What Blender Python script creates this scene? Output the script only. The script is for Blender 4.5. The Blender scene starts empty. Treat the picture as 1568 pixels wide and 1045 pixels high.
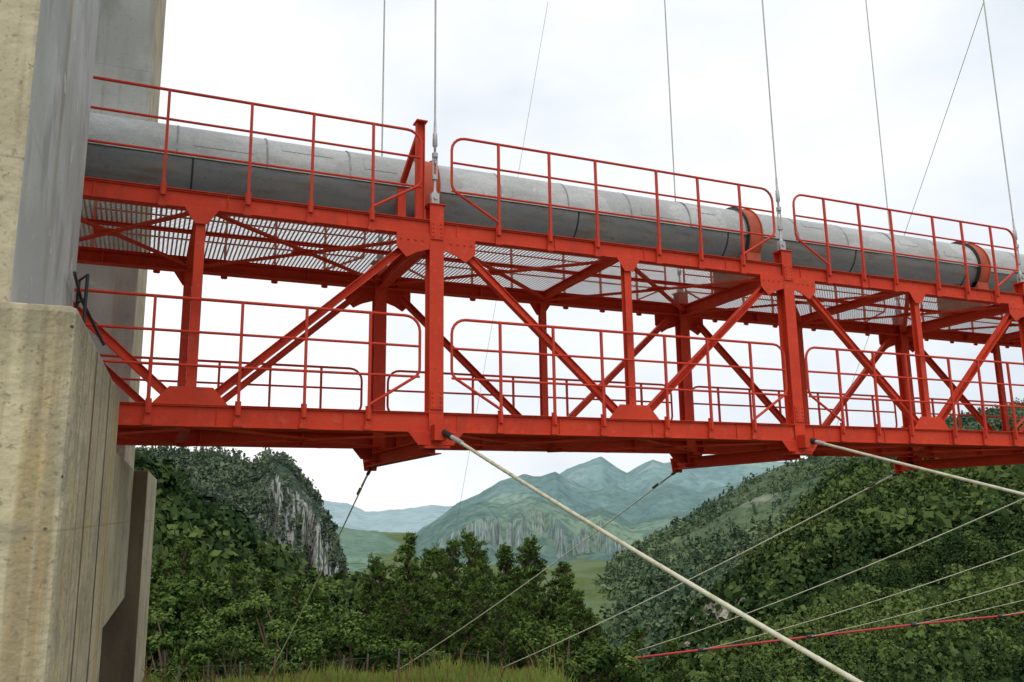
import bpy, math, random
import numpy as np
from mathutils import Vector, Matrix
random.seed(7); rng=np.random.default_rng(11)
SC=bpy.context.scene
CAM=np.array([-3.496,-10.673,-1.131]); HEAD,PITCH,ROLL=map(math.radians,(23.43,11.20,-.80))
W=2.926; H=2.634
rad=math.radians

# ------------------------------------------------------------------ materials
def new_mat(name):
    m=bpy.data.materials.new(name); m.use_nodes=True
    return m,m.node_tree.nodes,m.node_tree.links
def tex(n,l,kind,scale,detail=4,vec=None,rough=.55,dist=0.0):
    tc=n.new('ShaderNodeTexCoord')
    if kind=='zline':
        s=n.new('ShaderNodeSeparateXYZ'); l.new(tc.outputs['Object'],s.inputs[0])
        a=n.new('ShaderNodeMath');a.operation='WRAP';a.inputs[1].default_value=scale;a.inputs[2].default_value=0;l.new(s.outputs['Z'],a.inputs[0])
        return a.outputs[0]
    if kind=='zgrad':
        s=n.new('ShaderNodeSeparateXYZ'); l.new(tc.outputs['Object'],s.inputs[0])
        ns=n.new('ShaderNodeTexNoise');ns.inputs['Scale'].default_value=1;ns.inputs['Detail'].default_value=5
        mp=n.new('ShaderNodeMapping');mp.inputs['Scale'].default_value=(7,7,.3);l.new(tc.outputs['Object'],mp.inputs[0]);l.new(mp.outputs[0],ns.inputs['Vector'])
        a=n.new('ShaderNodeMath');a.operation='MULTIPLY_ADD';l.new(ns.outputs['Fac'],a.inputs[0]);a.inputs[1].default_value=scale;l.new(s.outputs['Z'],a.inputs[2])
        return a.outputs[0]
    mp=n.new('ShaderNodeMapping'); mp.inputs['Scale'].default_value=scale if hasattr(scale,'__len__') else (scale,)*3
    l.new(tc.outputs[vec or 'Object'],mp.inputs[0])
    if kind=='noise':
        t=n.new('ShaderNodeTexNoise'); t.inputs['Scale'].default_value=1; t.inputs['Detail'].default_value=detail; t.inputs['Roughness'].default_value=rough
        t.inputs['Distortion'].default_value=dist
        l.new(mp.outputs[0],t.inputs['Vector']); return t.outputs['Fac']
    if kind=='voronoi':
        t=n.new('ShaderNodeTexVoronoi'); t.inputs['Scale'].default_value=1; l.new(mp.outputs[0],t.inputs['Vector']); return t.outputs['Distance']
    if kind=='cell':
        t=n.new('ShaderNodeTexVoronoi'); t.inputs['Scale'].default_value=1; l.new(mp.outputs[0],t.inputs['Vector'])
        s=n.new('ShaderNodeSeparateColor'); l.new(t.outputs['Color'],s.inputs[0]); return s.outputs[0]
def layered(name,base,layers,rough=.7,bump=None,metal=0.0,spec=.4,rough2=None,attr=None,transl=0):
    m,n,l=new_mat(name); b=n['Principled BSDF']
    rgb=n.new('ShaderNodeRGB'); rgb.outputs[0].default_value=(*base,1); cur=rgb.outputs[0]
    for (k,sc,de,lo,hi,col,st) in layers:
        f=tex(n,l,k,sc,de)
        mr=n.new('ShaderNodeMapRange'); mr.inputs['From Min'].default_value=lo; mr.inputs['From Max'].default_value=hi
        mr.inputs['To Max'].default_value=st; l.new(f,mr.inputs['Value'])
        mx=n.new('ShaderNodeMix'); mx.data_type='RGBA'; l.new(mr.outputs[0],mx.inputs['Factor'])
        l.new(cur,mx.inputs['A']); mx.inputs['B'].default_value=(*col,1); cur=mx.outputs['Result']
    if attr:
        at=n.new('ShaderNodeAttribute'); at.attribute_name='tint'
        hs=n.new('ShaderNodeMix'); hs.data_type='RGBA'; l.new(at.outputs['Fac'],hs.inputs['Factor'])
        l.new(cur,hs.inputs['A']); hs.inputs['B'].default_value=(*attr,1); cur=hs.outputs['Result']
    l.new(cur,b.inputs['Base Color']); b.inputs['Roughness'].default_value=rough; b.inputs['Metallic'].default_value=metal
    b.inputs['Specular IOR Level'].default_value=spec
    if bump:
        f=tex(n,l,'noise',bump[0],3); bp=n.new('ShaderNodeBump'); bp.inputs['Strength'].default_value=bump[1]; bp.inputs['Distance'].default_value=bump[2]
        l.new(f,bp.inputs['Height']); l.new(bp.outputs[0],b.inputs['Normal'])
    if rough2:
        f=tex(n,l,'noise',rough2[0],4); mr=n.new('ShaderNodeMapRange'); mr.inputs['From Min'].default_value=.35; mr.inputs['From Max'].default_value=.65
        mr.inputs['To Min'].default_value=rough2[1]; mr.inputs['To Max'].default_value=rough2[2]; l.new(f,mr.inputs['Value']); l.new(mr.outputs[0],b.inputs['Roughness'])
    if transl:
        tr=n.new('ShaderNodeBsdfTranslucent'); l.new(cur,tr.inputs['Color']); ms=n.new('ShaderNodeMixShader'); ms.inputs[0].default_value=transl
        l.new(b.outputs[0],ms.inputs[1]); l.new(tr.outputs[0],ms.inputs[2]); l.new(ms.outputs[0],n['Material Output'].inputs[0])
    return m
RED=layered('red_paint',(.68,.058,.024),[('noise',(1.2,1.2,2),5,.42,.68,(.57,.045,.022),.85),('noise',(4,4,.7),6,.54,.70,(.42,.05,.028),.6),('noise',(9,9,9),5,.56,.70,(.70,.12,.07),.4),('noise',22,6,.60,.72,(.17,.055,.035),.6)],rough=.65,spec=.22,bump=(30,.15,.004))
REDR=layered('red_rail_paint',(.63,.050,.024),[('noise',6,5,.52,.72,(.44,.038,.022),.75),('noise',25,4,.62,.72,(.18,.06,.04),.6)],rough=.55,spec=.25)
RUST=layered('rusty_red_band',(.50,.085,.04),[('noise',5,6,.4,.7,(.34,.07,.035),.9),('noise',20,5,.55,.75,(.18,.08,.045),.6)],rough=.75,bump=(30,.3,.01))
GALV=layered('galvanised_mesh',(.52,.53,.52),[('noise',3,4,.4,.7,(.36,.37,.37),.8)],rough=.6,metal=.1)
CLAD=layered('weathered_aluminium_cladding',(.47,.48,.475),[('cell',(.9,1.2,2.2),0,.55,.6,(.58,.59,.59),.6),('cell',(.75,1,1.1),0,.70,.72,(.37,.385,.395),.6),('noise',(2,2,5),6,.45,.66,(.37,.385,.385),.7),('noise',38,3,.52,.64,(.27,.28,.275),.38),('noise',(14,14,14),5,.60,.68,(.66,.67,.67),.4),('noise',(5,9,9),6,.60,.70,(.38,.33,.23),.5)],rough=.65,metal=.05,spec=.3,bump=(60,.4,.005))
SEAM=layered('cladding_seam',(.24,.25,.25),[('noise',6,4,.5,.6,(.42,.43,.43),.8)],rough=.6,metal=.1)
STEEL=layered('dark_steel_pipe',(.20,.215,.23),[('noise',(.7,1,5),6,.42,.66,(.31,.29,.26),.75),('noise',(1.5,2,9),6,.54,.68,(.21,.135,.085),.7),('noise',20,5,.55,.75,(.09,.09,.09),.5)],rough=.38,metal=.35,bump=(25,.12,.005),rough2=((2,2,6),.25,.55))
BLACK=layered('black_steel',(.03,.03,.03),[],rough=.5)
CONC=layered('beige_concrete',(.60,.52,.37),[('noise',(1.1,1.1,1.1),6,.40,.62,(.45,.39,.27),.9),('noise',(6,6,.40),6,.52,.68,(.29,.23,.14),.7),('noise',(2.5,2.5,.16),5,.56,.68,(.60,.44,.17),.75),('noise',(1.7,1.7,2.3),7,.54,.62,(.33,.30,.23),.65),('noise',26,6,.59,.68,(.22,.19,.14),.65),('voronoi',(5,5,5),0,.075,.045,(.09,.075,.05),.95),('zline',1.22,0,.02,.008,(.28,.24,.17),.55)],rough=.9,bump=(9,.6,.03),spec=.2)
CONCP=layered('runoff_stained_concrete',(.60,.52,.35),[('noise',(1.1,1.1,1.1),6,.40,.62,(.46,.39,.26),.9),('noise',(8,8,.28),6,.52,.66,(.28,.21,.12),.7),('noise',(2.5,2.5,.16),5,.55,.67,(.60,.42,.15),.75),('zgrad',1.6,0,.45,1.10,(.19,.165,.12),.7),('noise',(1.7,1.7,2.3),7,.54,.62,(.34,.30,.22),.6),('noise',26,6,.58,.68,(.20,.17,.12),.65),('voronoi',(5,5,5),0,.075,.045,(.08,.07,.05),.95),('zline',1.22,0,.02,.008,(.28,.24,.17),.5)],rough=.92,bump=(9,.7,.035),spec=.2)
CONCG=layered('grey_concrete',(.45,.445,.42),[('noise',(.9,.9,.7),7,.42,.60,(.58,.575,.55),.85),('noise',(1.6,1.6,1.1),7,.52,.64,(.34,.33,.31),.8),('noise',(4,4,.2),6,.56,.70,(.33,.28,.19),.65),('noise',25,5,.60,.72,(.25,.24,.22),.5),('noise',(2.6,2.6,2.6),3,.66,.69,(.68,.68,.66),.6),('noise',(.7,.7,.5),7,.56,.60,(.31,.31,.30),.4),('zline',1.5,0,.016,.006,(.28,.27,.25),.5)],rough=.85,bump=(8,.35,.015),spec=.2)
CONCD=layered('stained_and_shaded_brown_concrete',(.22,.17,.12),[('noise',(3,3,.6),6,.4,.7,(.11,.085,.06),.8),('noise',20,5,.6,.75,(.28,.24,.18),.5)],rough=.95,bump=(10,.4,.02),spec=.1)  # stained brown; also holds the painted shade of the far pedestal front
WROPE=layered('plastic_sheathed_cable',(.66,.64,.50),[('noise',(9,9,9),5,.48,.66,(.42,.40,.25),.7)],rough=.5)
HWIRE=layered('white_hanger_cable',(.60,.60,.58),[('noise',(3,3,3),4,.4,.7,(.46,.45,.42),.8)],rough=.5)
GWIRE=layered('grey_wire',(.20,.21,.22),[],rough=.5)
STRAND=layered('galvanised_strand',(.52,.53,.54),[('noise',12,3,.4,.7,(.36,.36,.37),.8)],rough=.45,metal=.2)
REDC=layered('red_sheathed_cable',(.52,.035,.05),[('noise',1,3,.4,.7,(.34,.03,.03),.8)],rough=.5)
BARK=layered('pine_bark',(.12,.085,.06),[],rough=.95)
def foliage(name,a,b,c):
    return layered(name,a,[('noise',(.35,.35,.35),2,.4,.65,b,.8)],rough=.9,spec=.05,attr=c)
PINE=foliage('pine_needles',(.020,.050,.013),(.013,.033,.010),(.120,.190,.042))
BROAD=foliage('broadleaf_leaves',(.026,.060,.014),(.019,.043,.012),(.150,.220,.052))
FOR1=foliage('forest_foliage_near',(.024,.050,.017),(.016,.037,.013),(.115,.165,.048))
FOR2=foliage('haze_tinted_forest_foliage_mid',(.062,.102,.064),(.044,.078,.052),(.15,.205,.105))  # paler, bluer leaves: aerial haze mixed into the foliage colour
FOR3=foliage('forest_foliage_cliff_hill',(.058,.090,.066),(.042,.068,.052),(.125,.165,.10))  # bluish cast of the leaves is distance haze put into the colour
GRASS=layered('meadow_grass_blades',(.24,.36,.05),[('noise',1.2,3,.4,.65,(.42,.46,.10),.9),('noise',.3,3,.45,.6,(.15,.26,.04),.6)],rough=.9,spec=.1,attr=(.46,.46,.18),transl=.3)
SOIL=layered('valley_ground',(.07,.105,.028),[('noise',.25,5,.45,.65,(.13,.17,.045),.8),('noise',2.5,4,.5,.7,(.04,.06,.02),.7),('noise',.012,5,.45,.6,(.12,.17,.09),.8)],rough=.95,spec=.1,bump=(3,.5,.1))
def hillmat(name,g1,g2,field,rock,sc,hf,rocklo=.62,rockhi=.72,fl=.56,fh=.62,nz=(.35,.55),rk=1.0,bs=.8,df=.55):
    dk=tuple(g*df for g in g2)
    m=layered(name,g1,[('noise',(sc*2,)*3,6,.40,.62,g2,.9),('noise',(sc*.45,sc*.45,sc*.45),6,fl,fh,field,.8),('noise',(hf,)*3,3,.50,.60,dk,.6),('noise',(hf*.35,)*3,4,.52,.62,dk,.45),('noise',(sc*1.3,sc*1.3,sc*.5),6,rocklo,rockhi,rock,.7)],rough=1,spec=.03,bump=(hf*.7,bs,.9/hf))
    n,l=m.node_tree.nodes,m.node_tree.links
    ge=n.new('ShaderNodeNewGeometry'); se=n.new('ShaderNodeSeparateXYZ'); l.new(ge.outputs['True Normal'],se.inputs[0])
    mr=n.new('ShaderNodeMapRange'); mr.inputs['From Min'].default_value=nz[1]; mr.inputs['From Max'].default_value=nz[0]; mr.inputs['To Max'].default_value=rk; l.new(se.outputs['Z'],mr.inputs['Value'])
    b=n['Principled BSDF']; src=b.inputs['Base Color'].links[0].from_socket
    mx=n.new('ShaderNodeMix'); mx.data_type='RGBA'; l.new(mr.outputs[0],mx.inputs['Factor']); l.new(src,mx.inputs['A'])
    f=tex(n,l,'noise',(hf*.8,hf*.8,hf*.35),5); cr=n.new('ShaderNodeMix'); cr.data_type='RGBA'
    mr2=n.new('ShaderNodeMapRange'); mr2.inputs['From Min'].default_value=.45; mr2.inputs['From Max'].default_value=.60; l.new(f,mr2.inputs['Value'])
    l.new(mr2.outputs[0],cr.inputs['Factor']); cr.inputs['A'].default_value=(*rock,1); cr.inputs['B'].default_value=(*[g*.9 for g in g1],1)
    l.new(cr.outputs['Result'],mx.inputs['B']); l.new(mx.outputs['Result'],b.inputs['Base Color'])
    return m

# ------------------------------------------------------------------ mesh builder
class MB:
    def __init__(s): s.v=[];s.f=[];s.m=[];s.sm=[];s.mats=[]
    def mi(s,mat):
        if mat not in s.mats: s.mats.append(mat)
        return s.mats.index(mat)
    def add(s,vs,fs,mat,smooth=False):
        o=len(s.v); s.v+= [tuple(v) for v in vs]; k=s.mi(mat)
        for f in fs: s.f.append([i+o for i in f]); s.m.append(k); s.sm.append(smooth)
    def beam(s,p,q,w,h,mat,up=(0,0,1),off=(0,0)):
        p=Vector(p);q=Vector(q);d=(q-p).normalized();up=Vector(up);sd=d.cross(up).normalized();u=sd.cross(d).normalized()
        vs=[]
        for c in (p,q):
            for a,b in ((-1,-1),(1,-1),(1,1),(-1,1)): vs.append(c+sd*(a*w/2+off[0])+u*(b*h/2+off[1]))
        s.add(vs,[(0,3,2,1),(4,5,6,7),(0,1,5,4),(1,2,6,5),(2,3,7,6),(3,0,4,7)],mat)
    def ibeam(s,p,q,w,h,mat,up=(0,0,1),tf=.014,tw=.012,web=0.0):
        s.beam(p,q,w,tf,mat,up,(0,h/2-tf/2)); s.beam(p,q,w,tf,mat,up,(0,-h/2+tf/2)); s.beam(p,q,tw,h-2*tf-.001,mat,up,(web,0))
    def box(s,a,b,mat):
        (x0,y0,z0),(x1,y1,z1)=a,b
        s.add([(x0,y0,z0),(x1,y0,z0),(x1,y1,z0),(x0,y1,z0),(x0,y0,z1),(x1,y0,z1),(x1,y1,z1),(x0,y1,z1)],[(0,3,2,1),(4,5,6,7),(0,1,5,4),(1,2,6,5),(2,3,7,6),(3,0,4,7)],mat)
    def plate(s,pts,y0,y1,mat):
        n=len(pts); vs=[(x,y0,z) for x,z in pts]+[(x,y1,z) for x,z in pts]
        s.add(vs,[tuple(range(n)),tuple(range(2*n-1,n-1,-1))]+[(i,i+n,(i+1)%n+n,(i+1)%n) for i in range(n)],mat)
    def tube(s,path,r,mat,n=8,cap=True):
        P=[Vector(p) for p in path]; rs=r if hasattr(r,'__len__') else [r]*len(P); vs=[];fs=[]
        prev=None
        for i,p in enumerate(P):
            d=((P[min(i+1,len(P)-1)]-P[max(i-1,0)])).normalized()
            if prev is None: a=d.orthogonal().normalized()
            else: a=(prev-d*prev.dot(d)).normalized()
            prev=a;b=d.cross(a)
            for k in range(n):
                t=2*math.pi*k/n; vs.append(p+(a*math.cos(t)+b*math.sin(t))*rs[i])
        for i in range(len(P)-1):
            for k in range(n): fs.append((i*n+k,i*n+(k+1)%n,(i+1)*n+(k+1)%n,(i+1)*n+k))
        s.add(vs,fs,mat,True)
        if cap:
            s.add(vs[:n],[tuple(range(n-1,-1,-1))],mat); s.add(vs[-n:],[tuple(range(n))],mat)
    def obj(s,name,parent=None,bevel=0):
        me=bpy.data.meshes.new(name); me.from_pydata(s.v,[],s.f)
        for m in s.mats: me.materials.append(m)
        me.polygons.foreach_set('material_index',s.m); me.polygons.foreach_set('use_smooth',s.sm); me.update()
        o=bpy.data.objects.new(name,me); SC.collection.objects.link(o)
        if parent: o.parent=parent
        if bevel:
            b=o.modifiers.new('bevel','BEVEL'); b.width=bevel; b.segments=2; b.limit_method='ANGLE'
        return o
def empty(name):
    o=bpy.data.objects.new(name,None); SC.collection.objects.link(o); o.empty_display_size=.5; return o
def npmesh(name,V,F,mats,tint=None,smooth=False,midx=None,parent=None):
    me=bpy.data.meshes.new(name); k=F.shape[1]
    me.vertices.add(len(V)); me.vertices.foreach_set('co',V.astype(np.float32).ravel())
    me.loops.add(F.size); me.loops.foreach_set('vertex_index',F.astype(np.int32).ravel())
    me.polygons.add(len(F)); me.polygons.foreach_set('loop_start',np.arange(0,F.size,k,dtype=np.int32))
    me.polygons.foreach_set('loop_total',np.full(len(F),k,dtype=np.int32))
    for m in mats: me.materials.append(m)
    if midx is not None: me.polygons.foreach_set('material_index',midx.astype(np.int32))
    me.polygons.foreach_set('use_smooth',np.full(len(F),smooth))
    me.update(calc_edges=True)
    if tint is not None:
        a=me.attributes.new('tint','FLOAT','FACE'); a.data.foreach_set('value',tint.astype(np.float32))
    if name.endswith('_mesh') and parent is None: return me
    o=bpy.data.objects.new(name,me); SC.collection.objects.link(o)
    if parent: o.parent=parent
    return o

# ------------------------------------------------------------------ bridge
bridge=empty('pipeline_suspension_bridge')
FX=[-6,0,6,11.75]+[17.75+6*i for i in range(17)]
XL,XR=-5.2,FX[-1]
HT=.105
def truss(name,y,sg):
    m=MB()
    for z,h,w in ((H,2*HT,.15),(0,.25,.17)):
        m.ibeam((XL,y,z),(XR,y,z),w,h,RED,tf=.016,web=sg*(w/2-.03))
        m.beam((XL,y,z+h/2+.007),(XR,y,z+h/2+.007),w+.04,.010,RED)
        x=XL+1.0
        while x<XR:
            m.box((x-.006,y-w/2+.004,z-h/2+.017),(x+.006,y+w/2-.004,z+h/2-.017),RED); x+=1.5
    yo=y-sg*.088
    for i,x in enumerate(FX):
        if x>XL+.2:
            m.ibeam((x,y,-.30),(x,y,H+.34),.20,.20,RED,up=(0,1,0),tf=.016,web=0)
            m.box((x-.13,y-.12,H+.34),(x+.13,y+.12,H+.355),RED)
            m.box((x-.17,y-.15,-.335),(x+.17,y+.15,-.302),RED)
            for zz in (.17,H-.16):
                m.box((x-.085,y-sg*.112-.006,zz),(x+.085,y-sg*.112+.006,zz+.26),RED)
                for bx in (-.055,.055):
                    for bz in (.04,.10,.16,.22): m.box((x+bx-.01,y-sg*.124-.006,zz+bz-.01),(x+bx+.01,y-sg*.124+.006,zz+bz+.01),RED)
            m.plate([(x-.38,-.12),(x+.38,-.12),(x+.24,-.29),(x-.24,-.29)],yo-.006,yo+.006,RED)
            for s2 in (-1,1):
                if x+s2*.7<XL: continue
                m.plate([(x+s2*.10,H-.09),(x+s2*.56,H-.09),(x+s2*.56,H-.30),(x+s2*.42,H-.44),(x+s2*.28,H-.36),(x+s2*.10,H-.30)][::s2],yo-.006,yo+.006,RED)
                for bx in (.2,.3,.4,.5):
                    m.box((x+s2*bx-.012,min(yo-sg*.018,yo),H-.20),(x+s2*bx+.012,max(yo-sg*.018,yo),H-.176),RED)
        if i+1<len(FX):
            mx=(x+FX[i+1])/2
            m.ibeam((mx,y,.12),(mx,y,H-HT),.115,.11,RED,up=(0,1,0),tf=.012)
            m.plate([(mx-.44,.11),(mx+.44,.11),(mx+.24,.34),(mx-.24,.34)],yo-.006,yo+.006,RED)
            m.plate([(mx-.21,H-.09),(mx-.07,H-.30),(mx+.07,H-.30),(mx+.21,H-.09)],yo-.006,yo+.006,RED)
            for s2,fx in ((-1,x),(1,FX[i+1])):
                a=Vector((fx-s2*.36,y,H-.22)); b=Vector((mx+s2*.20,y,.20))
                if a.x<XL:
                    t=(XL-b.x)/(a.x-b.x); a=b+(a-b)*t
                m.ibeam(a,b,.11,.10,RED,up=(0,0,1),tf=.012,web=sg*.02)
    return m.obj(name,bridge,bevel=.003)
truss('near_truss',0,1); truss('far_truss',W,-1)
m=MB()
for i,x in enumerate(FX):
    if x>XL:
        m.ibeam((x,.12,H-.03),(x,W-.12,H-.03),.15,.20,RED); m.ibeam((x,-.05,-.30),(x,W+.42,-.30),.18,.20,RED)
        m.plate([(x-.14,-.19),(x+.14,-.19),(x+.10,-.46),(x-.10,-.46)],W+.40,W+.43,RED)
    if i+1<len(FX):
        mx=(x+FX[i+1])/2
        if mx>XL:
            m.ibeam((mx,.1,H+.02),(mx,W-.1,H+.02),.10,.14,RED); m.ibeam((mx,.1,-.02),(mx,W-.1,-.02),.12,.16,RED)
        for a,b in ((x,mx),(mx,FX[i+1])):
            a=max(a,XL)
            for z in (H-.03,-.10):
                m.beam((a,.10,z),(b,W-.10,z),.075,.03,RED); m.beam((a,W-.10,z-.035),(b,.10,z-.035),.075,.03,RED)
                cx=(a+b)/2; m.box((cx-.16,W/2-.16,z-.020),(cx+.16,W/2+.16,z-.014),RED)
m.ibeam((XL,W*.5,H+.075),(XR,W*.5,H+.075),.06,.05,RED,tf=.008,tw=.008)
for y in (W*.28,W*.72): m.ibeam((XL,y,.12),(XR,y,.12),.07,.07,RED,tf=.008,tw=.008)
m.obj('floor_beams_and_wind_bracing',bridge)
def deck(name,z,y0,y1,x1=44.0,px=.060,wx=.024,py=.060,wy=.024):
    vs=[]
    for x in XL+np.arange(int((x1-XL)/px))*px: vs+=[(x,y0,z),(x+wx,y0,z),(x+wx,y1,z),(x,y1,z)]
    for y in np.arange(y0,y1,py): vs+=[(XL,y,z+.004),(x1,y,z+.004),(x1,y+wy,z+.004),(XL,y+wy,z+.004)]
    V=np.array(vs); F=np.arange(len(V)).reshape(-1,4)
    return npmesh(name,V,F,[GALV],parent=bridge)
deck('upper_deck_grating',H+.122,-.02,W+.02); deck('lower_deck_grating',.158,.12,W-.12)

OFF=[.9,1.7,2.47,3.53,4.3,5.1]
def railing(name,y,z0,ht,sg,lv):
    m=MB(); r=.020
    for i in range(len(FX)-1):
        a=FX[i];b=FX[i+1];k=(b-a)/6.0
        x0=a+.20;x1=b-.24
        if i==0: x0=-4.36
        ps=[a+o*k for o in OFF if a+o*k>XL+.9]
        if i==0: ps=[-3.45]+[p for p in ps if p>-3.2]
        yy=y-sg*.135
        zt=z0+ht
        def endpath(x,dr,px):
            R=.2; pts=[]
            for t in range(6):
                an=math.pi/2*t/5; pts.append((x+dr*(R-R*math.sin(an)),yy,zt-R+R*math.cos(an)))
            pts+= [(x,yy,z0+ht*lv[1]+.12)]
            for t in range(1,5):
                an=t/4*.9; pts.append((x+dr*.16*(1-math.cos(an)),yy,z0+ht*lv[1]+.12-.16*math.sin(an)))
            pts.append((px,yy,z0+.06))
            return pts
        left=endpath(x0,1,ps[0]) if i>0 else None
        right=endpath(x1,-1,ps[-1])
        m.tube(left[::-1]+right if i>0 else [(x0,yy,zt)]+right,r,REDR,8)
        if i==0: m.tube([(x0,yy,zt+.03),(x0,yy,z0-.15)],.03,REDR,8)
        for q in lv: m.tube([(x0,yy,z0+ht*q),(x1,yy,z0+ht*q)],r*.85,REDR,8)
        for p in ps:
            jx=random.uniform(-.008,.008)
            m.beam((p,yy,z0-.12),(p+jx,yy,zt-.01),.034,.034,REDR,up=(1,0,0))
            m.box((p-.035,min(yy+sg*.02,yy+sg*.04),z0-.26),(p+.035,max(yy+sg*.02,yy+sg*.04),z0+.05),RED)
            m.box((p-.05,min(yy+sg*.012,yy+sg*.045),z0-.25),(p+.05,max(yy+sg*.012,yy+sg*.045),z0-.20),RED)
            m.box((p-.03,min(yy,yy+sg*.02)-.002,z0-.12),(p+.03,max(yy,yy+sg*.02)+.002,z0+.02),RED)
    return m.obj(name,bridge)
railing('upper_near_railing',0,H+.12,1.23,1,(.69,.35))
railing('upper_far_railing',W,H+.12,1.0,-1,(.68,.33))
railing('lower_near_railing',0,.135,1.25,1,(.68,.36))
railing('lower_far_railing',W,.135,1.05,-1,(.68,.33))
m=MB()
m.ibeam((-.20,.05,H+.14),(-.20,.05,H+1.56),.08,.12,RED,up=(1,0,0)); m.box((-.28,-.05,H+1.56),(-.12,.15,H+1.575),RED)
m.ibeam((-.20,.1,H+1.43),(-.20,.95,H+.98),.06,.08,RED,up=(1,0,0)); m.box((-.26,.93,H+.15),(-.14,1.0,H+.98),RED)
m.obj('pipe_stop_frame',bridge)
def cabz(x): return 5.6+17.0*((62.0-x)/68.0)**2
m=MB()
for y in (0,W):
    for x in FX[1:]:
        yy=y; zb=H+.355
        m.box((x-.055,yy-.035,zb),(x+.055,yy-.022,zb+.18),STRAND); m.box((x-.055,yy+.022,zb),(x+.055,yy+.035,zb+.18),STRAND)
        m.tube([(x,yy-.06,zb+.11),(x,yy+.06,zb+.11)],.028,STRAND,10)
        m.tube([(x,yy,zb+.10),(x,yy,zb+.20),(x,yy,zb+.22),(x,yy,zb+.46)],[.034,.034,.019,.019],STRAND,12)
        for dx in (-.028,.028): m.tube([(x+dx,yy,zb+.40),(x+dx,yy,zb+.74)],.013,STRAND,8)
        for zz in (.38,.71): m.tube([(x,yy,zb+zz),(x,yy,zb+zz+.06)],.042,STRAND,10)
        m.tube([(x,yy,zb+.66),(x,yy,zb+.86),(x,yy,zb+.88),(x,yy,zb+1.06),(x,yy,zb+1.08),(x,yy,zb+1.30)],[.018,.018,.036,.032,.022,.015],STRAND,12)
        m.tube([(x,yy,zb+1.1),(x,yy,cabz(x))],.0140,HWIRE,6)
    xs=np.linspace(-5,130,60)
    m.tube([(x,y,cabz(x)) for x in xs if x<FX[-1]],.06,STRAND,8)
m.obj('hangers_and_main_cables',bridge)

# ------------------------------------------------------------------ pipeline
pipe=empty('steel_pipeline')
PY,PZ,PR=W/2,3.63,.53
def arc_shell(m,x0,x1,r,a0,a1,mat,n=24):
    vs=[];fs=[]
    for i in range(n+1):
        a=a0+(a1-a0)*i/n
        for x in (x0,x1): vs.append((x,PY+r*math.cos(a),PZ+r*math.sin(a)))
    for i in range(n): fs.append((2*i,2*i+1,2*i+3,2*i+2))
    m.add(vs,fs,mat,True)
m=MB()
m.tube([(-12,PY,PZ),(FX[-1],PY,PZ)],PR,STEEL,48)
x=-11.9
while x<FX[-1]-6:
    m.tube([(x,PY,PZ),(x+.025,PY,PZ)],PR+.007,BLACK,48); x+=5.85/2+random.uniform(-.02,.02)
m.obj('pipe_barrel',pipe)
m=MB(); x=-11.5; 
while x<FX[-1]-6:
    r=PR+.020+random.uniform(0,.012); l2=1.17
    arc_shell(m,x,x+l2+.02,r,rad(-4+random.uniform(-2,2)),rad(184+random.uniform(-2,2)),CLAD)
    arc_shell(m,x-.010,x+.012,PR+.038,rad(-5),rad(185),SEAM)
    for s in (rad(-4),rad(184)):
        m.beam((x,PY+(r)*math.cos(s),PZ+r*math.sin(s)),(x+l2,PY+r*math.cos(s),PZ+r*math.sin(s)),.012,.03,CLAD)
    if random.random()<.6:
        a=rad(random.uniform(135,172)); arc_shell(m,x+.2,x+.2+random.uniform(.3,.8),r+.006,a,a+rad(random.uniform(10,24)),CLAD,6)
    x+=l2
m.obj('cladding_sheets',pipe)
m=MB()
for x in [f+.22 for f in FX[1:-1]]:
    m.tube([(x-.13,PY,PZ),(x+.13,PY,PZ)],PR+.06,RUST,48)
    for e in (-.15,.13): m.tube([(x+e,PY,PZ),(x+e+.02,PY,PZ)],PR+.085,BLACK if e<0 else RUST,48)
    m.box((x-.15,PY-.5,H+.13),(x+.15,PY+.5,PZ-.35),RUST)
    m.box((x-.05,PY-.07,PZ+PR+.06),(x+.05,PY+.07,PZ+PR+.12),RUST)
m.obj('clamp_bands_and_saddles',pipe)

# ------------------------------------------------------------------ cables under the bridge
def sag(a,b,s,n=14):
    a=Vector(a);b=Vector(b); return [a.lerp(b,t/n)-Vector((0,0,s*4*(t/n)*(1-t/n))) for t in range(n+1)]
wind=empty('wind_guy_cables')
m=MB()
for x in FX[1:6]:
    a=Vector((x+.03,-.16,-.10)); d=Vector((1.26,-5.68,-2.26)) if x<1 else Vector((.60,-3.15,-.90))*1.2
    L=1.22 if x<1 else 3.2
    m.tube([a,a+d*.05],.045,BLACK,10); m.tube([a+d*.05,a+d*.09],.032,STRAND,10)
    pts=[a+d*(.06+(L-.06)*t/16)-Vector((0,0,.05*4*(t/16)*(1-t/16))) for t in range(17)]
    m.tube(pts,.0215,WROPE,10)
    for t in range(1,56):
        p=a+d*(.06+(L-.06)*t/56)-Vector((0,0,.05*4*(t/56)*(1-t/56)))
        e=d.normalized()*.007; m.tube([p-e,p+e],.0235,WROPE,8)
    m.box((x-.08,-.28,-.24),(x+.08,-.12,-.04),RED)
    e=a+d*L; m.box((e.x-.35,e.y-.35,e.z-1.0),(e.x+.35,e.y+.35,e.z+.05),CONC)
m.obj('near_guy_cables',wind)
K=[(0,15.6,-5.98),(6,24.3,-7.55),(11.75,28.0,-8.5),(17.75,28.6,-8.55),(23.75,28.1,-8.3),(29.75,26.8,-7.9),(35.75,25.4,-7.5),(41.75,24.8,-7.35)]
m=MB()
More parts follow.
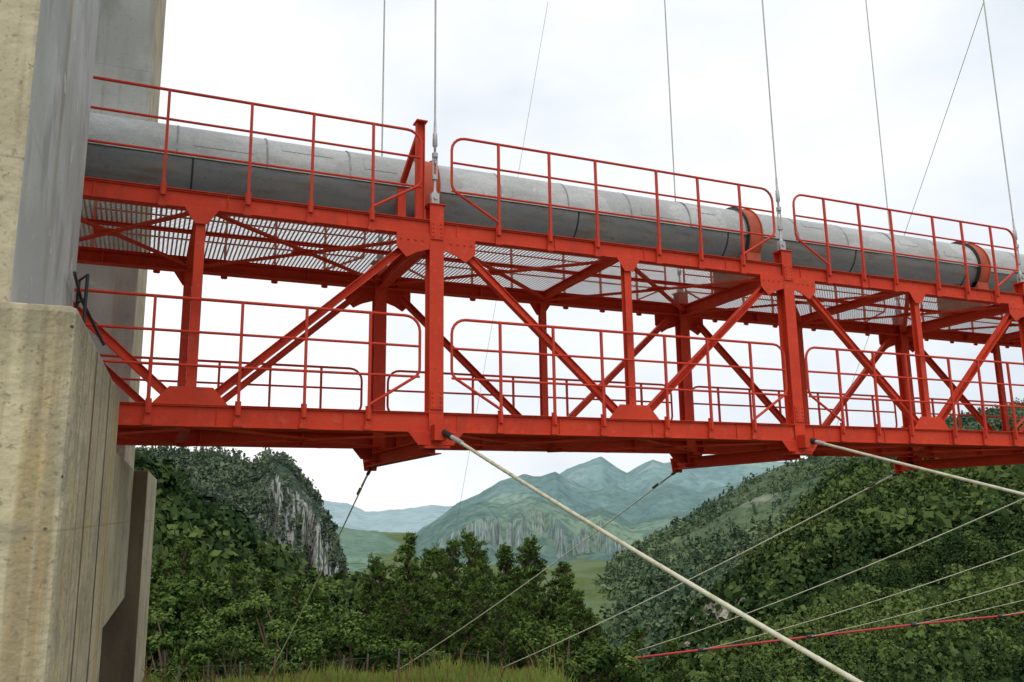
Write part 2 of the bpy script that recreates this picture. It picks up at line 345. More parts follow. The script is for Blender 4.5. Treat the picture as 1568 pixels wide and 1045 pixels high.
for i,k in enumerate(K):
    s=(FX[i+1],W+.35,-.40)
    a=Vector(s);b=Vector(k);d=(b-a).normalized()
    if i==0: b=b+d*2.5
    m.tube([a,a+d*.25],.03,BLACK,8); m.tube([a+d*.25,a+d*.7],.018,STRAND,8); m.tube([a+d*.8,a+d*1.0],.028,BLACK,8)
    m.tube(sag(a,b,.15 if i<3 else .35),.013 if i<2 else .017,WROPE,6)
m.tube(sag((-9,16,-7.5),K[1],.1)[:-1]+[Vector(K[1])],.03,REDC,8)
pts=[Vector(k) for k in K[1:]]+[Vector((60,26,-7)),Vector((90,27,-6))]
m.tube(pts,.052,REDC,8)
for k in K[2:]: 
    p=Vector(k); m.tube([p-Vector((.25,0,0)),p+Vector((.25,0,0))],.10,BLACK,8)
m.obj('far_wind_cable_and_ties',wind)
m=MB()
m.tube(sag((14.3,25.1,24.6),(15.6,46.2,-8),.3),.010,GWIRE,5)
m.tube(sag((37.5,18,26),(66,62,6.0),.3),.018,GWIRE,5)
m.obj('distant_stay_wires',wind)

# ------------------------------------------------------------------ tower
tower=empty('concrete_bridge_tower')
def prism(m,ft,z0,z1,matf,top=None):
    top=top or ft; n=len(ft)
    vs=[(x,y,z0) for x,y in ft]+[(x,y,z1) for x,y in top]
    for i in range(n): m.add([vs[i],vs[(i+1)%n],vs[(i+1)%n+n],vs[i+n]],[(0,1,2,3)],matf[i])
    m.add(vs[n:],[tuple(range(n))],matf[0]); m.add(vs[:n],[tuple(range(n-1,-1,-1))],matf[0])
def subd(o,w):
    import bmesh
    bm=bmesh.new();bm.from_mesh(o.data);bmesh.ops.remove_doubles(bm,verts=bm.verts,dist=1e-4);bm.to_mesh(o.data);bm.free()
    b=o.modifiers.new('arris','BEVEL');b.width=w;b.segments=2
m=MB()
prism(m,[(-8.2,-4.45),(-4.33,-4.45),(-4.28,-.36),(-8.2,-.36)],.2,25,[CONC,CONCG,CONCG,CONC])  # beige front, grey side: lit and shaded faces painted as two colours
subd(m.obj('near_leg',tower),.03)
m=MB()
prism(m,[(-7.2,3.5),(-3.71,3.5),(-3.59,6.6),(-7.2,6.6)],-.4,25,[CONCG,CONC,CONCG,CONC],top=[(-7.2,3.5),(-3.75,3.5),(-3.63,6.6),(-7.2,6.6)])  # grey front, beige side face: shade and light put into the colours
subd(m.obj('far_leg',tower),.03)
m=MB(); prism(m,[(-7.5,-.36),(-4.6,-.36),(-4.6,3.5),(-7.5,3.5)],20,23.5,[CONCG]*4); m.obj('portal_beam',tower)
m=MB()
prism(m,[(-9,-4.67),(-3.92,-4.67),(-3.74,-.36),(-9,-.36)],-7,.2,[CONCP]*4)
subd(m.obj('near_pedestal',tower),.05)
m=MB()
prism(m,[(-8,-.34),(-3.745,-.34),(-3.57,3.45),(-8,3.45)],-2.3,-.44,[CONC]*4)
subd(m.obj('tie_beam',tower),.02)
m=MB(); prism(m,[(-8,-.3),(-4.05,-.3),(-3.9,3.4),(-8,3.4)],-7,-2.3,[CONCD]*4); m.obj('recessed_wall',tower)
m=MB()
prism(m,[(-8,3.46),(-3.37,3.46),(-3.18,6.9),(-8,6.9)],-8,-.46,[CONCD,CONC,CONC,CONC]); subd(m.obj('far_pedestal',tower),.02)  # front face dark brown, its shadow painted into the concrete colour
m=MB()
for yy in (-3.3,-1.9):
    xx=-3.92+.18*(yy+4.67)/4.31
    m.box((xx-.01,yy-.010,-7),(xx+.010,yy+.010,.14),CONCD)
m.obj('pedestal_joint_strips',tower)
m=MB()
for dx in (0,.32):
    m.tube([(-4.22+dx*.3,-.7+dx*-.9,.22),(-4.22+dx*.3,-.7+dx*-.9,1.35)],.018,BLACK,6)
for z in (.5,.8,1.1,1.35): m.tube([(-4.22,-.7,z),(-4.12,-.99,z)],.014,BLACK,6)
m.tube([(-4.2,-1.6,1.2),(-4.2,-.5,1.2),(-3.95,-.22,.75)],.018,BLACK,6)
m.obj('access_rail',tower)

# ------------------------------------------------------------------ numpy noise
_g=rng.random((512,512))
def vnoise(x,y):
    xi=np.floor(x).astype(int);yi=np.floor(y).astype(int);fx=x-xi;fy=y-yi;fx=fx*fx*(3-2*fx);fy=fy*fy*(3-2*fy)
    g=lambda a,b:_g[a%512,b%512]
    return (g(xi,yi)*(1-fx)+g(xi+1,yi)*fx)*(1-fy)+(g(xi,yi+1)*(1-fx)+g(xi+1,yi+1)*fx)*fy
def fbm(x,y,o=5):
    s=0;a=.5;t=0
    for i in range(o): s=s+a*vnoise(x+17*i,y-9*i);t+=a;a*=.5;x=x*2.03;y=y*2.03
    return s/t-.5
OX,OY,OZ=CAM
def sst(a,b,x): t=np.clip((x-a)/(b-a),0,1); return t*t*(3-2*t)
def ground_z(x,y):
    x=np.asarray(x,float);y=np.asarray(y,float)
    dx=x-OX;dy=y-OY;d=np.hypot(dx,dy);az=np.degrees(np.arctan2(dx,dy))
    e=18-9.5*sst(24,31,az)*(1-sst(100,150,az))
    near=-2.75-.088*np.minimum(d,e)
    z=near-.38*np.clip(d-e,0,110)
    z=z+fbm(x*.35,y*.35,4)*.25*np.clip(d/8,0,1)+fbm(x*.03,y*.03,4)*np.clip((d-25)*.06,0,6)
    back=sst(120,160,np.abs(az))
    return z*(1-back)+(-2.75+fbm(x*.2,y*.2)*.3)*back
naz=300; ds=np.concatenate([np.linspace(.3,30,75),np.geomspace(31,9000,90)])
A,D=np.meshgrid(np.linspace(-180,180,naz+1)[:-1],ds,indexing='ij')
X=OX+D*np.sin(np.radians(A));Y=OY+D*np.cos(np.radians(A));Z=ground_z(X,Y)
V=np.stack([X,Y,Z],-1).reshape(-1,3);nd=len(ds)
i,j=np.meshgrid(np.arange(naz),np.arange(nd-1),indexing='ij'); i2=(i+1)%naz
F=np.stack([i*nd+j,i*nd+j+1,i2*nd+j+1,i2*nd+j],-1).reshape(-1,4)
npmesh('ground',V,F[:, ::-1],[SOIL],smooth=True)

# ------------------------------------------------------------------ hills
class Hill:
    def __init__(s,name,tab,foot,footz,th,mat,prof=1.0,amp=.05,nscale=60,na=300,nt=90,cliff=None,rj=0.0):
        s.tab=np.array(tab,float);s.foot=foot;s.footz=footz;s.th=th;s.prof=prof;s.amp=amp;s.ns=nscale;s.cliff=cliff;s.rj=rj
        az=np.linspace(s.tab[0,0],s.tab[-1,0],na);t=np.concatenate([np.linspace(0,1,nt),1+np.linspace(.03,.5,12)])
        A,T=np.meshgrid(az,t,indexing='ij');P=s.S(A,T);n2=len(t)
        i,j=np.meshgrid(np.arange(na-1),np.arange(n2-1),indexing='ij')
        F=np.stack([i*n2+j,(i+1)*n2+j,(i+1)*n2+j+1,i*n2+j+1],-1).reshape(-1,4)
        npmesh(name,P.reshape(-1,3),F,[mat],smooth=True)
    def S(s,az,t):
        el=np.interp(az,s.tab[:,0],s.tab[:,1])+s.rj*(fbm(az*1.1,az*0+s.ns,5))*2;dr=np.interp(az,s.tab[:,0],s.tab[:,2])
        zr=OZ+dr*np.tan(np.radians(el))-s.th
        d=s.foot+(dr-s.foot)*t; x=OX+d*np.sin(np.radians(az));y=OY+d*np.cos(np.radians(az))
        tt=np.clip(t,0,1);p=tt**s.prof
        if s.cliff is not None:
            a0,a1,t0,t1,w=s.cliff; k=sst(a0-2,a0,az)*(1-sst(a1,a1+1.5,az)); wob=fbm(az*1.1,az*0+3,4)*.3+fbm(az*9,az*0+8,3)*.03
            pc=np.where(tt<t0+wob,p*(1-w),np.where(tt<t1+wob,p*(1-w)+w*(tt-t0-wob)/(t1-t0),p*(1-w)+w)); p=p*(1-k)+pc*k
        z=s.footz+(zr-s.footz)*p
        hgt=np.abs(zr-s.footz)+20
        env=np.sin(np.pi*np.clip(tt,0,1)**1.3)
        rid=1-2*np.abs(fbm(x/s.ns,y/s.ns,5))*2
        z=z+hgt*s.amp*(rid-.8)*env*2+hgt*s.amp*.45*fbm(x/s.ns*4,y/s.ns*4,5)*np.clip(tt*3,0,1)
        z=np.where(t>1,z-(t-1)*(dr)*.45,z)
        return np.stack([x,y,z],-1)
MD=hillmat('haze_tinted_right_hill_ground',(.110,.155,.088),(.08,.12,.07),(.25,.30,.14),(.42,.41,.37),.012,.22,fl=.50,fh=.56)  # lighter, bluish greens carry this slope's haze in the base colour
ME=hillmat('right_front_hill_ground',(.050,.082,.026),(.034,.058,.020),(.125,.165,.050),(.42,.39,.33),.03,.9,rocklo=.75,rockhi=.8)
MF=hillmat('left_front_hill_ground',(.035,.06,.018),(.022,.04,.014),(.055,.09,.025),(.3,.3,.27),.05,1.2,rocklo=.8,rockhi=.9)
MA=hillmat('cliff_hill_ground',(.070,.10,.066),(.052,.080,.056),(.095,.13,.075),(.42,.425,.41),.03,.45,rocklo=.74,rockhi=.8,nz=(.42,.62))  # greens paled and blued to paint in some distance haze
MC=hillmat('haze_tinted_far_hill_ground',(.135,.215,.190),(.100,.168,.160),(.22,.31,.22),(.34,.38,.38),.006,.09,rocklo=.60,rockhi=.66,fl=.50,fh=.6,rk=.85,bs=.45,df=.72)  # blue is aerial haze painted into the ground colour
MV=hillmat('haze_tinted_valley_slope_ground',(.165,.255,.185),(.13,.215,.17),(.25,.34,.23),(.36,.38,.36),.006,.10,rocklo=.75,rockhi=.8,bs=.45,df=.7)  # valley haze baked into the pale blue-green ground
MC2=hillmat('haze_tinted_farther_hill_ground',(.215,.325,.325),(.175,.275,.285),(.30,.40,.35),(.34,.40,.43),.006,.06,rk=.5,bs=.3,df=.8)  # haze over the far ridge painted as paler blue ground
MC3=hillmat('haze_tinted_middle_hill_ground',(.165,.260,.250),(.130,.215,.215),(.25,.35,.28),(.32,.38,.39),.007,.07,rk=.6,bs=.35,df=.78)  # haze sits in the surface colour, there is no volume
MB2=hillmat('haze_tinted_farthest_hill_ground',(.34,.45,.48),(.29,.40,.43),(.38,.49,.46),(.4,.45,.48),.003,.03,rk=.5,bs=.3,df=.85)  # heaviest painted haze, palest and bluest of the hill colours
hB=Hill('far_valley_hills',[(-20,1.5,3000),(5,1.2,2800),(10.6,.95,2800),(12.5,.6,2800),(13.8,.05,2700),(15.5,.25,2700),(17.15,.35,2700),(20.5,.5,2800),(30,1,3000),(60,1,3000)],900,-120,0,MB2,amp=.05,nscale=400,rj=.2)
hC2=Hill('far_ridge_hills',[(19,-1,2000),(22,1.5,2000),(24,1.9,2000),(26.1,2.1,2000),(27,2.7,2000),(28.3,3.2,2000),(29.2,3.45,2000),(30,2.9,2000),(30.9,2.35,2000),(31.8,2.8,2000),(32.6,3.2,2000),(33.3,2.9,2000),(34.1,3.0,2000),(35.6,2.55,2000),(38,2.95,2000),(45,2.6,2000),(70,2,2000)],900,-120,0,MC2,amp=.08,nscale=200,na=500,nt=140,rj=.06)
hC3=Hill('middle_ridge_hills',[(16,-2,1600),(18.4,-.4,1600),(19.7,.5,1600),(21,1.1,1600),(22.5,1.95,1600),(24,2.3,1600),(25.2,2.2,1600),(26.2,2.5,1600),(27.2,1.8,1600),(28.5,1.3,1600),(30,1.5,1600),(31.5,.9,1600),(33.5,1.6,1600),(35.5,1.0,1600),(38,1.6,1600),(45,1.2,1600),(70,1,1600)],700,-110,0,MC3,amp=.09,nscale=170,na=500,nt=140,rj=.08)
hC=Hill('haze_blue_hills',[(12,-6,1100),(14,-4.2,1150),(15.5,-2.8,1200),(17.1,-1.4,1200),(18.4,-.5,1200),(19.7,.2,1200),(21.5,.7,1200),(23,.4,1200),(24.5,1.0,1200),(26,.5,1200),(27.5,-.3,1200),(29,.1,1200),(31,-.8,1200),(33,-.4,1200),(36,0,1200),(45,0,1200),(70,0,1200)],330,-75,0,MC,amp=.09,nscale=110,na=600,nt=160,cliff=(17,31,.62,.68,.24),rj=.12)  # these hills look blue from haze painted into their material
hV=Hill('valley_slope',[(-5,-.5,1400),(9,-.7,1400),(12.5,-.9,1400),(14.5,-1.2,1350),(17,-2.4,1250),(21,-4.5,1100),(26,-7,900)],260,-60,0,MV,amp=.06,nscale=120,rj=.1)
hD=Hill('right_hill',[(22,-9,600),(25,-6.6,620),(27.3,-5,650),(30.3,-2.9,700),(32.4,-1.6,720),(34.95,-.4,740),(37.1,1.05,760),(39.2,2.2,780),(40.8,2.8,800),(44.8,3.8,820),(50.3,5.2,840),(54.4,5.8,850),(70,8,850),(100,8,850)],130,-48,3,MD,amp=.07,nscale=100)
hE=Hill('right_front_hill',[(28,-13.5,150),(32,-10,190),(34.65,-6.4,230),(36.75,-4.2,260),(39.7,-2.3,290),(41.8,0,320),(43.9,2.1,350),(45.8,2.7,370),(50.3,3.5,380),(54.4,4.7,380),(70,8,380),(100,9,380)],62,-25,5,ME,prof=1.05,amp=.06,nscale=50)
hA=Hill('cliff_hill',[(-60,7,430),(-20,5.5,430),(-.9,4.3,430),(1.3,4.3,430),(4.3,4.2,430),(6.6,3.5,430),(7.1,3.7,430),(7.6,4.0,430),(8.7,3.7,430),(9.4,2.8,430),(9.8,2.3,430),(10.4,1.5,430),(10.9,.9,425),(11.3,0,420),(11.8,-1.1,415),(12.3,-2.8,410),(12.7,-4.2,400),(13.5,-7,380),(15,-10,360)],190,-45,2.5,MA,amp=.05,nscale=45,na=700,nt=200,cliff=(8.4,12.2,.60,.70,.48))
hF=Hill('left_front_hill',[(-60,9,150),(-20,6.5,150),(-.9,3.9,155),(1.8,1.8,160),(3.35,.5,160),(6.5,-1.1,165),(9,-3.2,165),(11.4,-4.4,160),(13.85,-5.0,150),(17,-6.5,140),(22,-8.5,130),(28,-11,130)],42,-15,6.5,MF,prof=1.0,amp=.04,nscale=30)

def forest(name,hill,N,K,azr,tr,h0,h1,mat,wr=.42,keep=None,q=.3,con=.5,tp=.8,ex=None,kp=.18):
    az=rng.uniform(*azr,N);t=tr[0]+(tr[1]-tr[0])*rng.random(N)**tp
    P=hill.S(az,t)
    k=np.ones(N,bool)
    if keep is not None: k=keep(P,az,t)|(rng.random(N)<kp)
    if ex is not None: k&=~ex(P,az,t)
    P=P[k]
    N=len(P);h=rng.uniform(h0,h1,N)*(1+.6*fbm(P[:,0]/30,P[:,1]/30,3))*rng.choice([.5,.8,1,1.2],N)
    big=fbm(P[:,0]/55+40,P[:,1]/55,3)
    cone=rng.random(N)<np.clip(con+big*2.5,.05,.95)
    R=h*np.where(cone,wr*.75,wr)*rng.uniform(.75,1.25,N)
    u=rng.random((N,K));ph=rng.random((N,K))*2*np.pi
    zz=.12+.88*u
    prof=np.where(cone[:,None],(1-zz)*1.15+.06,np.sqrt(np.clip(1-((zz-.55)/.47)**2,0.03,1)))
    lob=1+.45*np.sin(ph*3+rng.random((N,1))*6+zz*5)
    rr=R[:,None]*prof*lob*rng.random((N,K))**.35*np.where(cone[:,None],.8,1)
    C=np.stack([P[:,0,None]+rr*np.cos(ph),P[:,1,None]+rr*np.sin(ph),P[:,2,None]-.6+h[:,None]*zz],-1).reshape(-1,3)
    size=(R[:,None]*q*rng.uniform(.5,1.5,(N,K))).reshape(-1)
    nrm=np.stack([np.cos(ph),np.sin(ph),.7+0*ph],-1).reshape(-1,3)+rng.normal(0,.7,(N*K,3));nrm/=np.linalg.norm(nrm,axis=1)[:,None]
    a=np.cross(nrm,rng.normal(size=(N*K,3)));a/=np.linalg.norm(a,axis=1)[:,None];b=np.cross(nrm,a)
    a*=size[:,None];b*=size[:,None]*.75
    V=np.stack([C-a-b*.6,C+a*.7-b,C+a+b*.7,C-a*.6+b],1).reshape(-1,3)
    F=np.arange(len(V)).reshape(-1,4)
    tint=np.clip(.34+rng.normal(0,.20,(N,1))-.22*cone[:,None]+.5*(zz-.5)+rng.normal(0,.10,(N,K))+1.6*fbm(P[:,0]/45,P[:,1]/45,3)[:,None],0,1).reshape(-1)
    return npmesh(name,V,F,[mat],tint=tint)
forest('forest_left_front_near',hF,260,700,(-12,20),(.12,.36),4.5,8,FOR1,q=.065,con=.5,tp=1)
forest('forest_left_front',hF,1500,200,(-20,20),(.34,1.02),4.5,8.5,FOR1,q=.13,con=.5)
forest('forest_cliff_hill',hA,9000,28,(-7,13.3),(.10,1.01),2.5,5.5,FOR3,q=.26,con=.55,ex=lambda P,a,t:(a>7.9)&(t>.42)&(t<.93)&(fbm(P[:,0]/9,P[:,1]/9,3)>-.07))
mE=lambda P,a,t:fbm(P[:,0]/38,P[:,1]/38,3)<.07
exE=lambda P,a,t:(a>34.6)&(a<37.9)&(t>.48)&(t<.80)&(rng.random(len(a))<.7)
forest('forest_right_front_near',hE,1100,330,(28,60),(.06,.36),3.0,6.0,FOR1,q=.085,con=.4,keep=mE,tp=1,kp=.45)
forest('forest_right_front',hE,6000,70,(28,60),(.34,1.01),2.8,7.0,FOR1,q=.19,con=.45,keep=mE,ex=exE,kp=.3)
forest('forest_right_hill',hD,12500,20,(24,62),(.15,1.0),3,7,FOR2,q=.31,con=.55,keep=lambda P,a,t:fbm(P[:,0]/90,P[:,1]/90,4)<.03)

CL=layered('limestone',(.40,.37,.30),[('noise',(.5,.5,.15),6,.42,.62,(.17,.155,.13),.9),('noise',(.9,.9,.6),6,.50,.58,(.05,.08,.03),.9)],rough=.95,bump=(1,.8,.5))
for az,t,wd,ht in [(35.5,.80,7,7),(36.5,.70,6,8.5),(37.4,.60,5,6),(34.5,.68,7,3.5),(35.4,.60,6,3.5)]:
    P=hE.S(np.array([az]),np.array([t]))[0]; n=40
    U,Vv=np.meshgrid(np.linspace(-1,1,n),np.linspace(0,1,n),indexing='ij')
    a=math.radians(az); rx,ry=math.cos(a),-math.sin(a)
    dep=7*fbm(U*3+az,Vv*2,5)+Vv*3.5+3*np.abs(U)**3
    top=(1-np.abs(U)**2.5)*(.75+.9*fbm(U*2.5+az*3,U*0,4))
    X=P[0]+rx*U*wd+math.sin(a)*dep;Y=P[1]+ry*U*wd+math.cos(a)*dep;Z=P[2]-2.5+Vv*(2.5+ht*top)
    i,j=np.meshgrid(np.arange(n-1),np.arange(n-1),indexing='ij')
    F=np.stack([i*n+j,(i+1)*n+j,(i+1)*n+j+1,i*n+j+1],-1).reshape(-1,4)
    npmesh('limestone_outcrop',np.stack([X,Y,Z],-1).reshape(-1,3),F,[CL])

# ------------------------------------------------------------------ individual trees
def leafcards(C,size,outdir,asp):
    n=len(C);nrm=outdir+rng.normal(0,.7,(n,3));nrm/=np.linalg.norm(nrm,axis=1)[:,None]
    a=np.cross(nrm,rng.normal(size=(n,3)));a/=np.linalg.norm(a,axis=1)[:,None];b=np.cross(nrm,a)
    a=a*size[:,None];b=b*(size*asp)[:,None]
    return np.stack([C-a,C-b,C+a,C+b],1).reshape(-1,3)
def tube_np(path,rs,n=6):
    m=MB();m.tube(path,rs,BARK,n,cap=False);return np.array(m.v),np.array(m.f)
def make_tree(kind,seed):
    global rng
    rng=np.random.default_rng(seed);R=random.Random(seed)
    tv=[];tf=[];off=0
    def addt(p,r):
        nonlocal off
        v,f=tube_np(p,r);tv.append(v);tf.append(f+off);off+=len(v)
    C=[];S=[];O=[];T=[]
    h=10.0
    bend=[Vector((R.uniform(-.12,.12)*k,R.uniform(-.12,.12)*k,h*.985*k/6)) for k in range(7)]
    addt(bend,[.20-.029*k for k in range(7)])
    def trunk(z):
        k=min(5.999,z/(h*.985)*6);i=int(k);return bend[i].lerp(bend[i+1],k-i)
    if kind=='pine':
        z=2.0
        while z<h*.99:
            rel=(z-2.0)/(h-2.0); Lb=(2.45*(1-rel)**1.05+.14)*R.uniform(.6,1.25)
            nb=R.choice([4,5,6]);a0=R.random()*6.28
            for b in range(nb):
                if R.random()<.08: continue
                a=a0+b*6.283/nb+R.uniform(-.3,.3);l=Lb*R.uniform(.55,1.2);up=.12+.9*rel+R.uniform(-.1,.12)
                p0=trunk(z);d=Vector((math.cos(a),math.sin(a),up));pts=[p0+d*l*q+Vector((0,0,.18*l*q*q)) for q in (0,.35,.7,1)]
                addt(pts,[.05,.035,.02,.008])
                ncl=max(2,int(l*4.8))
                for c in range(ncl):
                    q=.2+.85*(c+R.random())/ncl; side=R.uniform(-.33,.33)*l*(1.1-q*.7)
                    cc=p0+d*l*q+Vector((-math.sin(a)*side,math.cos(a)*side,.18*l*q*q+R.uniform(-.06,.16)))
                    k=24; tt=R.uniform(0,.35)+.35*rel+.25*q-.1; ss=1.0-.35*rel
                    dr=rng.normal(size=(k,3));dr[:,2]=np.abs(dr[:,2])*1.3+.1;dr/=np.linalg.norm(dr,axis=1)[:,None]
                    rr=rng.uniform(.04,.30,k)*ss
                    C.append(np.array(cc)+dr*rr[:,None]);S.append(rng.uniform(.09,.19,k)*ss);O.append(np.cross(dr,rng.normal(size=(k,3))));T.append(np.full(k,tt)+rng.normal(0,.1,k)+dr[:,2]*.3-.2)  # tint darker inside, brighter at tips: crown shading painted into needle colour
            z+=R.uniform(.36,.60)*(1-.35*rel)
        asp=.30
    else:
        nb=34
        for b in range(nb):
            a=R.random()*6.283;u=R.uniform(.25,1);rad_=2.9*math.sqrt(max(.05,1-((u-.58)/.47)**2))*R.uniform(.45,1)
            c=Vector((math.cos(a)*rad_,math.sin(a)*rad_,h*u));p0=trunk(h*u*.6)
            addt([p0,p0.lerp(c,.5)+Vector((0,0,.2)),c],[.08,.05,.02])
            k=260;rb=R.uniform(.45,1.15)
            dr=rng.normal(size=(k,3));dr/=np.linalg.norm(dr,axis=1)[:,None]
            rr=rb*rng.random(k)**.4*(1+.3*np.sin(dr[:,0]*5+b))
            C.append(np.array(c)+dr*rr[:,None]*np.array([1,1,.7]));S.append(rng.uniform(.07,.16,k));O.append(dr+np.array([0,0,.5]))
            T.append(np.full(k,R.uniform(0,.5))+dr[:,2]*.30+rng.normal(0,.1,k))
        asp=.62
    C=np.vstack(C);S=np.concatenate(S);O=np.vstack(O);T=np.clip(np.concatenate(T),0,1)
    LV=leafcards(C,S,O,asp);LF=np.arange(len(LV)).reshape(-1,4)
    TV=np.vstack(tv);TF=np.vstack(tf)
    V=np.vstack([TV,LV]);F=np.vstack([TF,LF+len(TV)])
    mi=np.concatenate([np.zeros(len(TF)),np.ones(len(LF))]);ti=np.concatenate([np.zeros(len(TF)),T])
    return npmesh(kind+'_mesh',V,F,[BARK,PINE if kind=='pine' else BROAD],tint=ti,midx=mi)
PM=[make_tree('pine',s) for s in (1,2,3,4)];BM=[make_tree('broad',s) for s in (11,12,13)]
rng=np.random.default_rng(5)
def place(kind,az,dist,el,wf=1.0):
    a=math.radians(az);x=OX+dist*math.sin(a);y=OY+dist*math.cos(a);g=float(ground_z(x,y))-.3
    top=OZ+dist*math.tan(math.radians(el));hh=max(2.5,top-g)
    me=random.choice(PM if kind=='pine' else BM)
    o=bpy.data.objects.new('pine_tree' if kind=='pine' else 'broadleaf_tree',me);SC.collection.objects.link(o)
    o.location=(x,y,g);s=hh/10.0;o.scale=(s*wf,s*wf,s);o.rotation_euler=(0,0,random.uniform(0,6.28))
TR=[('p',15.6,52,-3.2),('p',16.6,50,-1.7),('p',17.5,57,-2.5),('p',18.5,50,-1.9),('p',19.5,52,-2.8),('p',20.6,57,-3.6),('p',21.6,50,-1.8),('p',22.5,55,-2.6),('p',23.5,52,-2.2),('p',24.5,51,-3.2),('p',25.5,52,-3.4),('p',26.6,52,-4.2),
('p',27.6,50,-5.2),('p',28.9,49,-6.6),('p',14.4,56,-4.0),('b',12.6,60,-4.8),('p',30.4,47,-7.5),('p',18.9,44,-5.0),('p',15.2,46,-5.6),('p',22.5,43,-4.9),('b',25.0,41,-7.2),('b',17.2,38,-8.0),('p',20.8,44,-4.6),('b',27,40,-7.8),('p',16.9,45,-4.6),('p',24.2,45,-4.7),('p',26.0,45,-6.0),('p',21.7,60,-3.0),('p',17.9,61,-3.4),
('b',8.7,44,-5.4),('b',7.2,46,-5.8),('p',10.4,50,-4.6),('b',11.4,44,-6.4),('b',5.0,50,-4.6),('p',3.2,52,-2.8),('p',1.8,54,-1.6),('b',.6,50,-3.0),('p',4.2,60,-2.4),('p',6.0,58,-3.0),('p',7.6,60,-3.8),('p',9.3,58,-4.2),('b',9.2,38,-7.4),('b',12.8,40,-7.0),('p',12.0,50,-5.2),
('b',2.5,42,-6.0),('b',5.5,38,-7.0),('p',3.9,46,-4.8),('b',28.6,40,-8.6),('p',32.6,52,-8.2),('p',36.0,60,-9.2),('b',40,60,-10.2),('b',-3,55,-1.5),('b',-8,60,0),('p',-14,60,1)]
for k,a,d,e in TR: place('pine' if k=='p' else 'broad',a,d,e,wf=1.1 if k=='b' else 1.05)

def blades(name,N,azr,dr,h0,h1,w,mat,tcol):
    az=np.radians(rng.uniform(*azr,N));d=np.sqrt(rng.uniform(dr[0]**2,dr[1]**2,N));x=OX+d*np.sin(az);y=OY+d*np.cos(az);z=ground_z(x,y)-.02
    cl=np.clip(1+2.2*fbm(x*.8,y*.8,3),.35,2.0);h=rng.uniform(h0,h1,N)*cl
    ph=rng.random(N)*6.28;ln=rng.normal(0,.22,(N,2))*h[:,None];ww=w*rng.uniform(.6,1.4,N)
    c=np.cos(ph)*ww;s=np.sin(ph)*ww
    P0=np.stack([x-c,y-s,z],-1);P1=np.stack([x+c,y+s,z],-1);M=np.stack([x+ln[:,0]*.4,y+ln[:,1]*.4,z+h*.6],-1);cc=np.stack([c,s,0*c],-1)
    T=np.stack([x+ln[:,0],y+ln[:,1],z+h],-1)
    V=np.stack([P0,P1,M+cc*.7,T,M-cc*.7],1).reshape(-1,3);b=np.arange(N)[:,None]*5
    F=np.concatenate([b+np.array([[0,1,2]]),b+np.array([[0,2,4]]),b+np.array([[4,2,3]])])
    return npmesh(name,V,F,[mat],tint=np.tile(np.clip(rng.normal(tcol,.2,N),0,1),3))
blades('meadow_grass',36000,(-8,31),(10,19.5),.10,.30,.013,GRASS,.3)
WEED=layered('weed_stems',(.26,.17,.07),[('noise',1.5,3,.4,.6,(.26,.33,.07),.9)],rough=.9,attr=(.32,.14,.08))
blades('tall_weeds',450,(-4,28),(14,19),.35,.62,.016,WEED,.3)
m=MB(); prev=None
WOOD=layered('weathered_wood_post',(.30,.28,.25),[('noise',(8,8,1),4,.4,.6,(.18,.16,.14),.8)],rough=.9)
for az in np.arange(-1,22,1.9):
    a=math.radians(az+random.uniform(-.3,.3));d=18.3+random.uniform(-.2,.2);x=OX+d*math.sin(a);y=OY+d*math.cos(a);z=float(ground_z(x,y))
    tp=(x+random.uniform(-.03,.03),y,z+.55);m.tube([(x,y,z-.1),tp],.018,WOOD,6)
    if prev: m.tube([(prev[0],prev[1],prev[2]-.08),(tp[0],tp[1],tp[2]-.08)],.003,GWIRE,4)
    prev=tp
m.obj('wire_fence')

# ------------------------------------------------------------------ sky + sun
w=bpy.data.worlds.new("World");SC.world=w;w.use_nodes=True;n=w.node_tree.nodes;l=w.node_tree.links
bg=n['Background'];bg.inputs[1].default_value=.1
SUN_EL,SUN_AZ=55,200
sk=n.new('ShaderNodeTexSky');sk.sky_type='NISHITA';sk.sun_disc=False;sk.sun_elevation=rad(SUN_EL);sk.sun_rotation=rad(SUN_AZ);sk.air_density=1;sk.dust_density=2
tc=n.new('ShaderNodeTexCoord');mp=n.new('ShaderNodeMapping');mp.inputs['Scale'].default_value=(1.6,1.6,3.2);l.new(tc.outputs['Generated'],mp.inputs[0])
ns=n.new('ShaderNodeTexNoise');ns.inputs['Scale'].default_value=1.5;ns.inputs['Detail'].default_value=5;ns.inputs['Roughness'].default_value=.5;l.new(mp.outputs[0],ns.inputs['Vector'])
sx=n.new('ShaderNodeSeparateXYZ');l.new(tc.outputs['Generated'],sx.inputs[0])
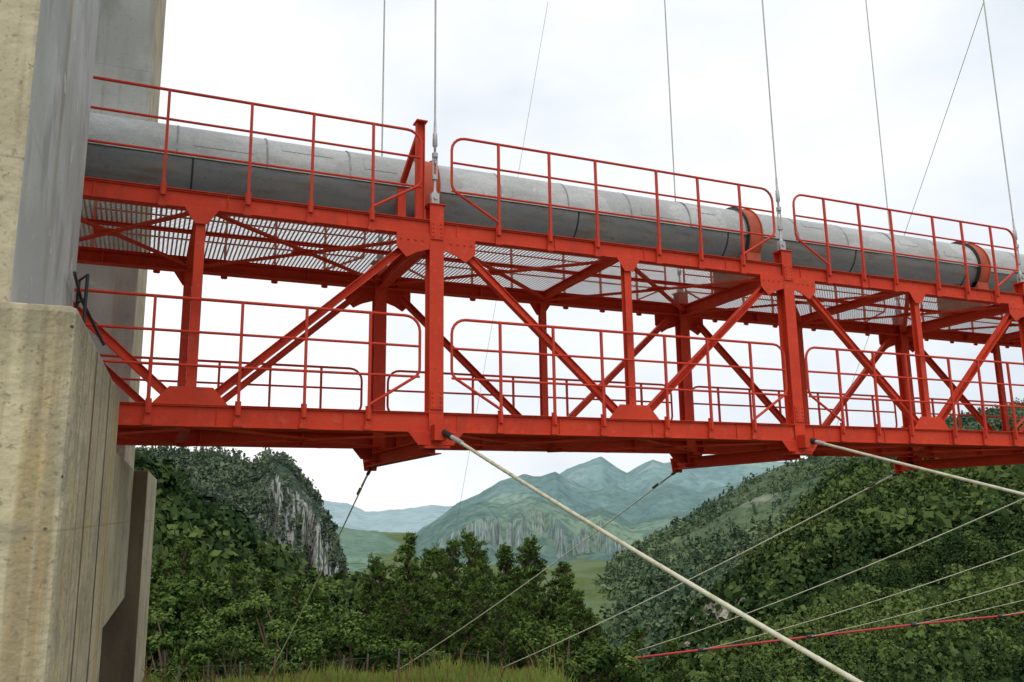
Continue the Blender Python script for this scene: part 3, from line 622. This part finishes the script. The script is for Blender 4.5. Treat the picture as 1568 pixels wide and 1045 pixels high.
ma=n.new('ShaderNodeMath');ma.operation='MULTIPLY_ADD';l.new(sx.outputs['X'],ma.inputs[0]);ma.inputs[1].default_value=.42;l.new(ns.outputs['Fac'],ma.inputs[2])
cr=n.new('ShaderNodeValToRGB');e=cr.color_ramp.elements;e[0].position=.48;e[0].color=(1.0,1.0,1.0,1);e[1].position=.98;e[1].color=(.54,.62,.71,1)
x2=cr.color_ramp.elements.new(.70);x2.color=(.81,.85,.89,1)
l.new(ma.outputs[0],cr.inputs[0])
vm=n.new('ShaderNodeVectorMath');vm.operation='SCALE';vm.inputs['Scale'].default_value=12.0;l.new(cr.outputs[0],vm.inputs[0])
mx=n.new('ShaderNodeMix');mx.data_type='RGBA';mx.inputs['Factor'].default_value=.92;l.new(sk.outputs[0],mx.inputs['A']);l.new(vm.outputs[0],mx.inputs['B']);l.new(mx.outputs['Result'],bg.inputs[0])
sd=bpy.data.lights.new('sun','SUN');sd.energy=.9;sd.angle=rad(30);sd.color=(1,.95,.86);so=bpy.data.objects.new('sun',sd);SC.collection.objects.link(so)
dv=Vector((math.sin(rad(SUN_AZ))*math.cos(rad(SUN_EL)),math.cos(rad(SUN_AZ))*math.cos(rad(SUN_EL)),math.sin(rad(SUN_EL))))
so.rotation_euler=dv.to_track_quat('Z','Y').to_euler()
SC.view_settings.view_transform='Standard';SC.view_settings.look='None';SC.view_settings.exposure=0

f=np.array([math.sin(HEAD)*math.cos(PITCH),math.cos(HEAD)*math.cos(PITCH),math.sin(PITCH)]);rt=np.array([math.cos(HEAD),-math.sin(HEAD),0.])
up=np.cross(rt,f);r2=rt*math.cos(ROLL)+up*math.sin(ROLL);u2=-rt*math.sin(ROLL)+up*math.cos(ROLL)
cd=bpy.data.cameras.new("camera");co=bpy.data.objects.new("camera",cd);SC.collection.objects.link(co)
co.matrix_world=Matrix(((r2[0],u2[0],-f[0],CAM[0]),(r2[1],u2[1],-f[1],CAM[1]),(r2[2],u2[2],-f[2],CAM[2]),(0,0,0,1)))
cd.sensor_width=36;cd.lens=30.1;cd.clip_end=20000;cd.clip_start=.05;SC.camera=co
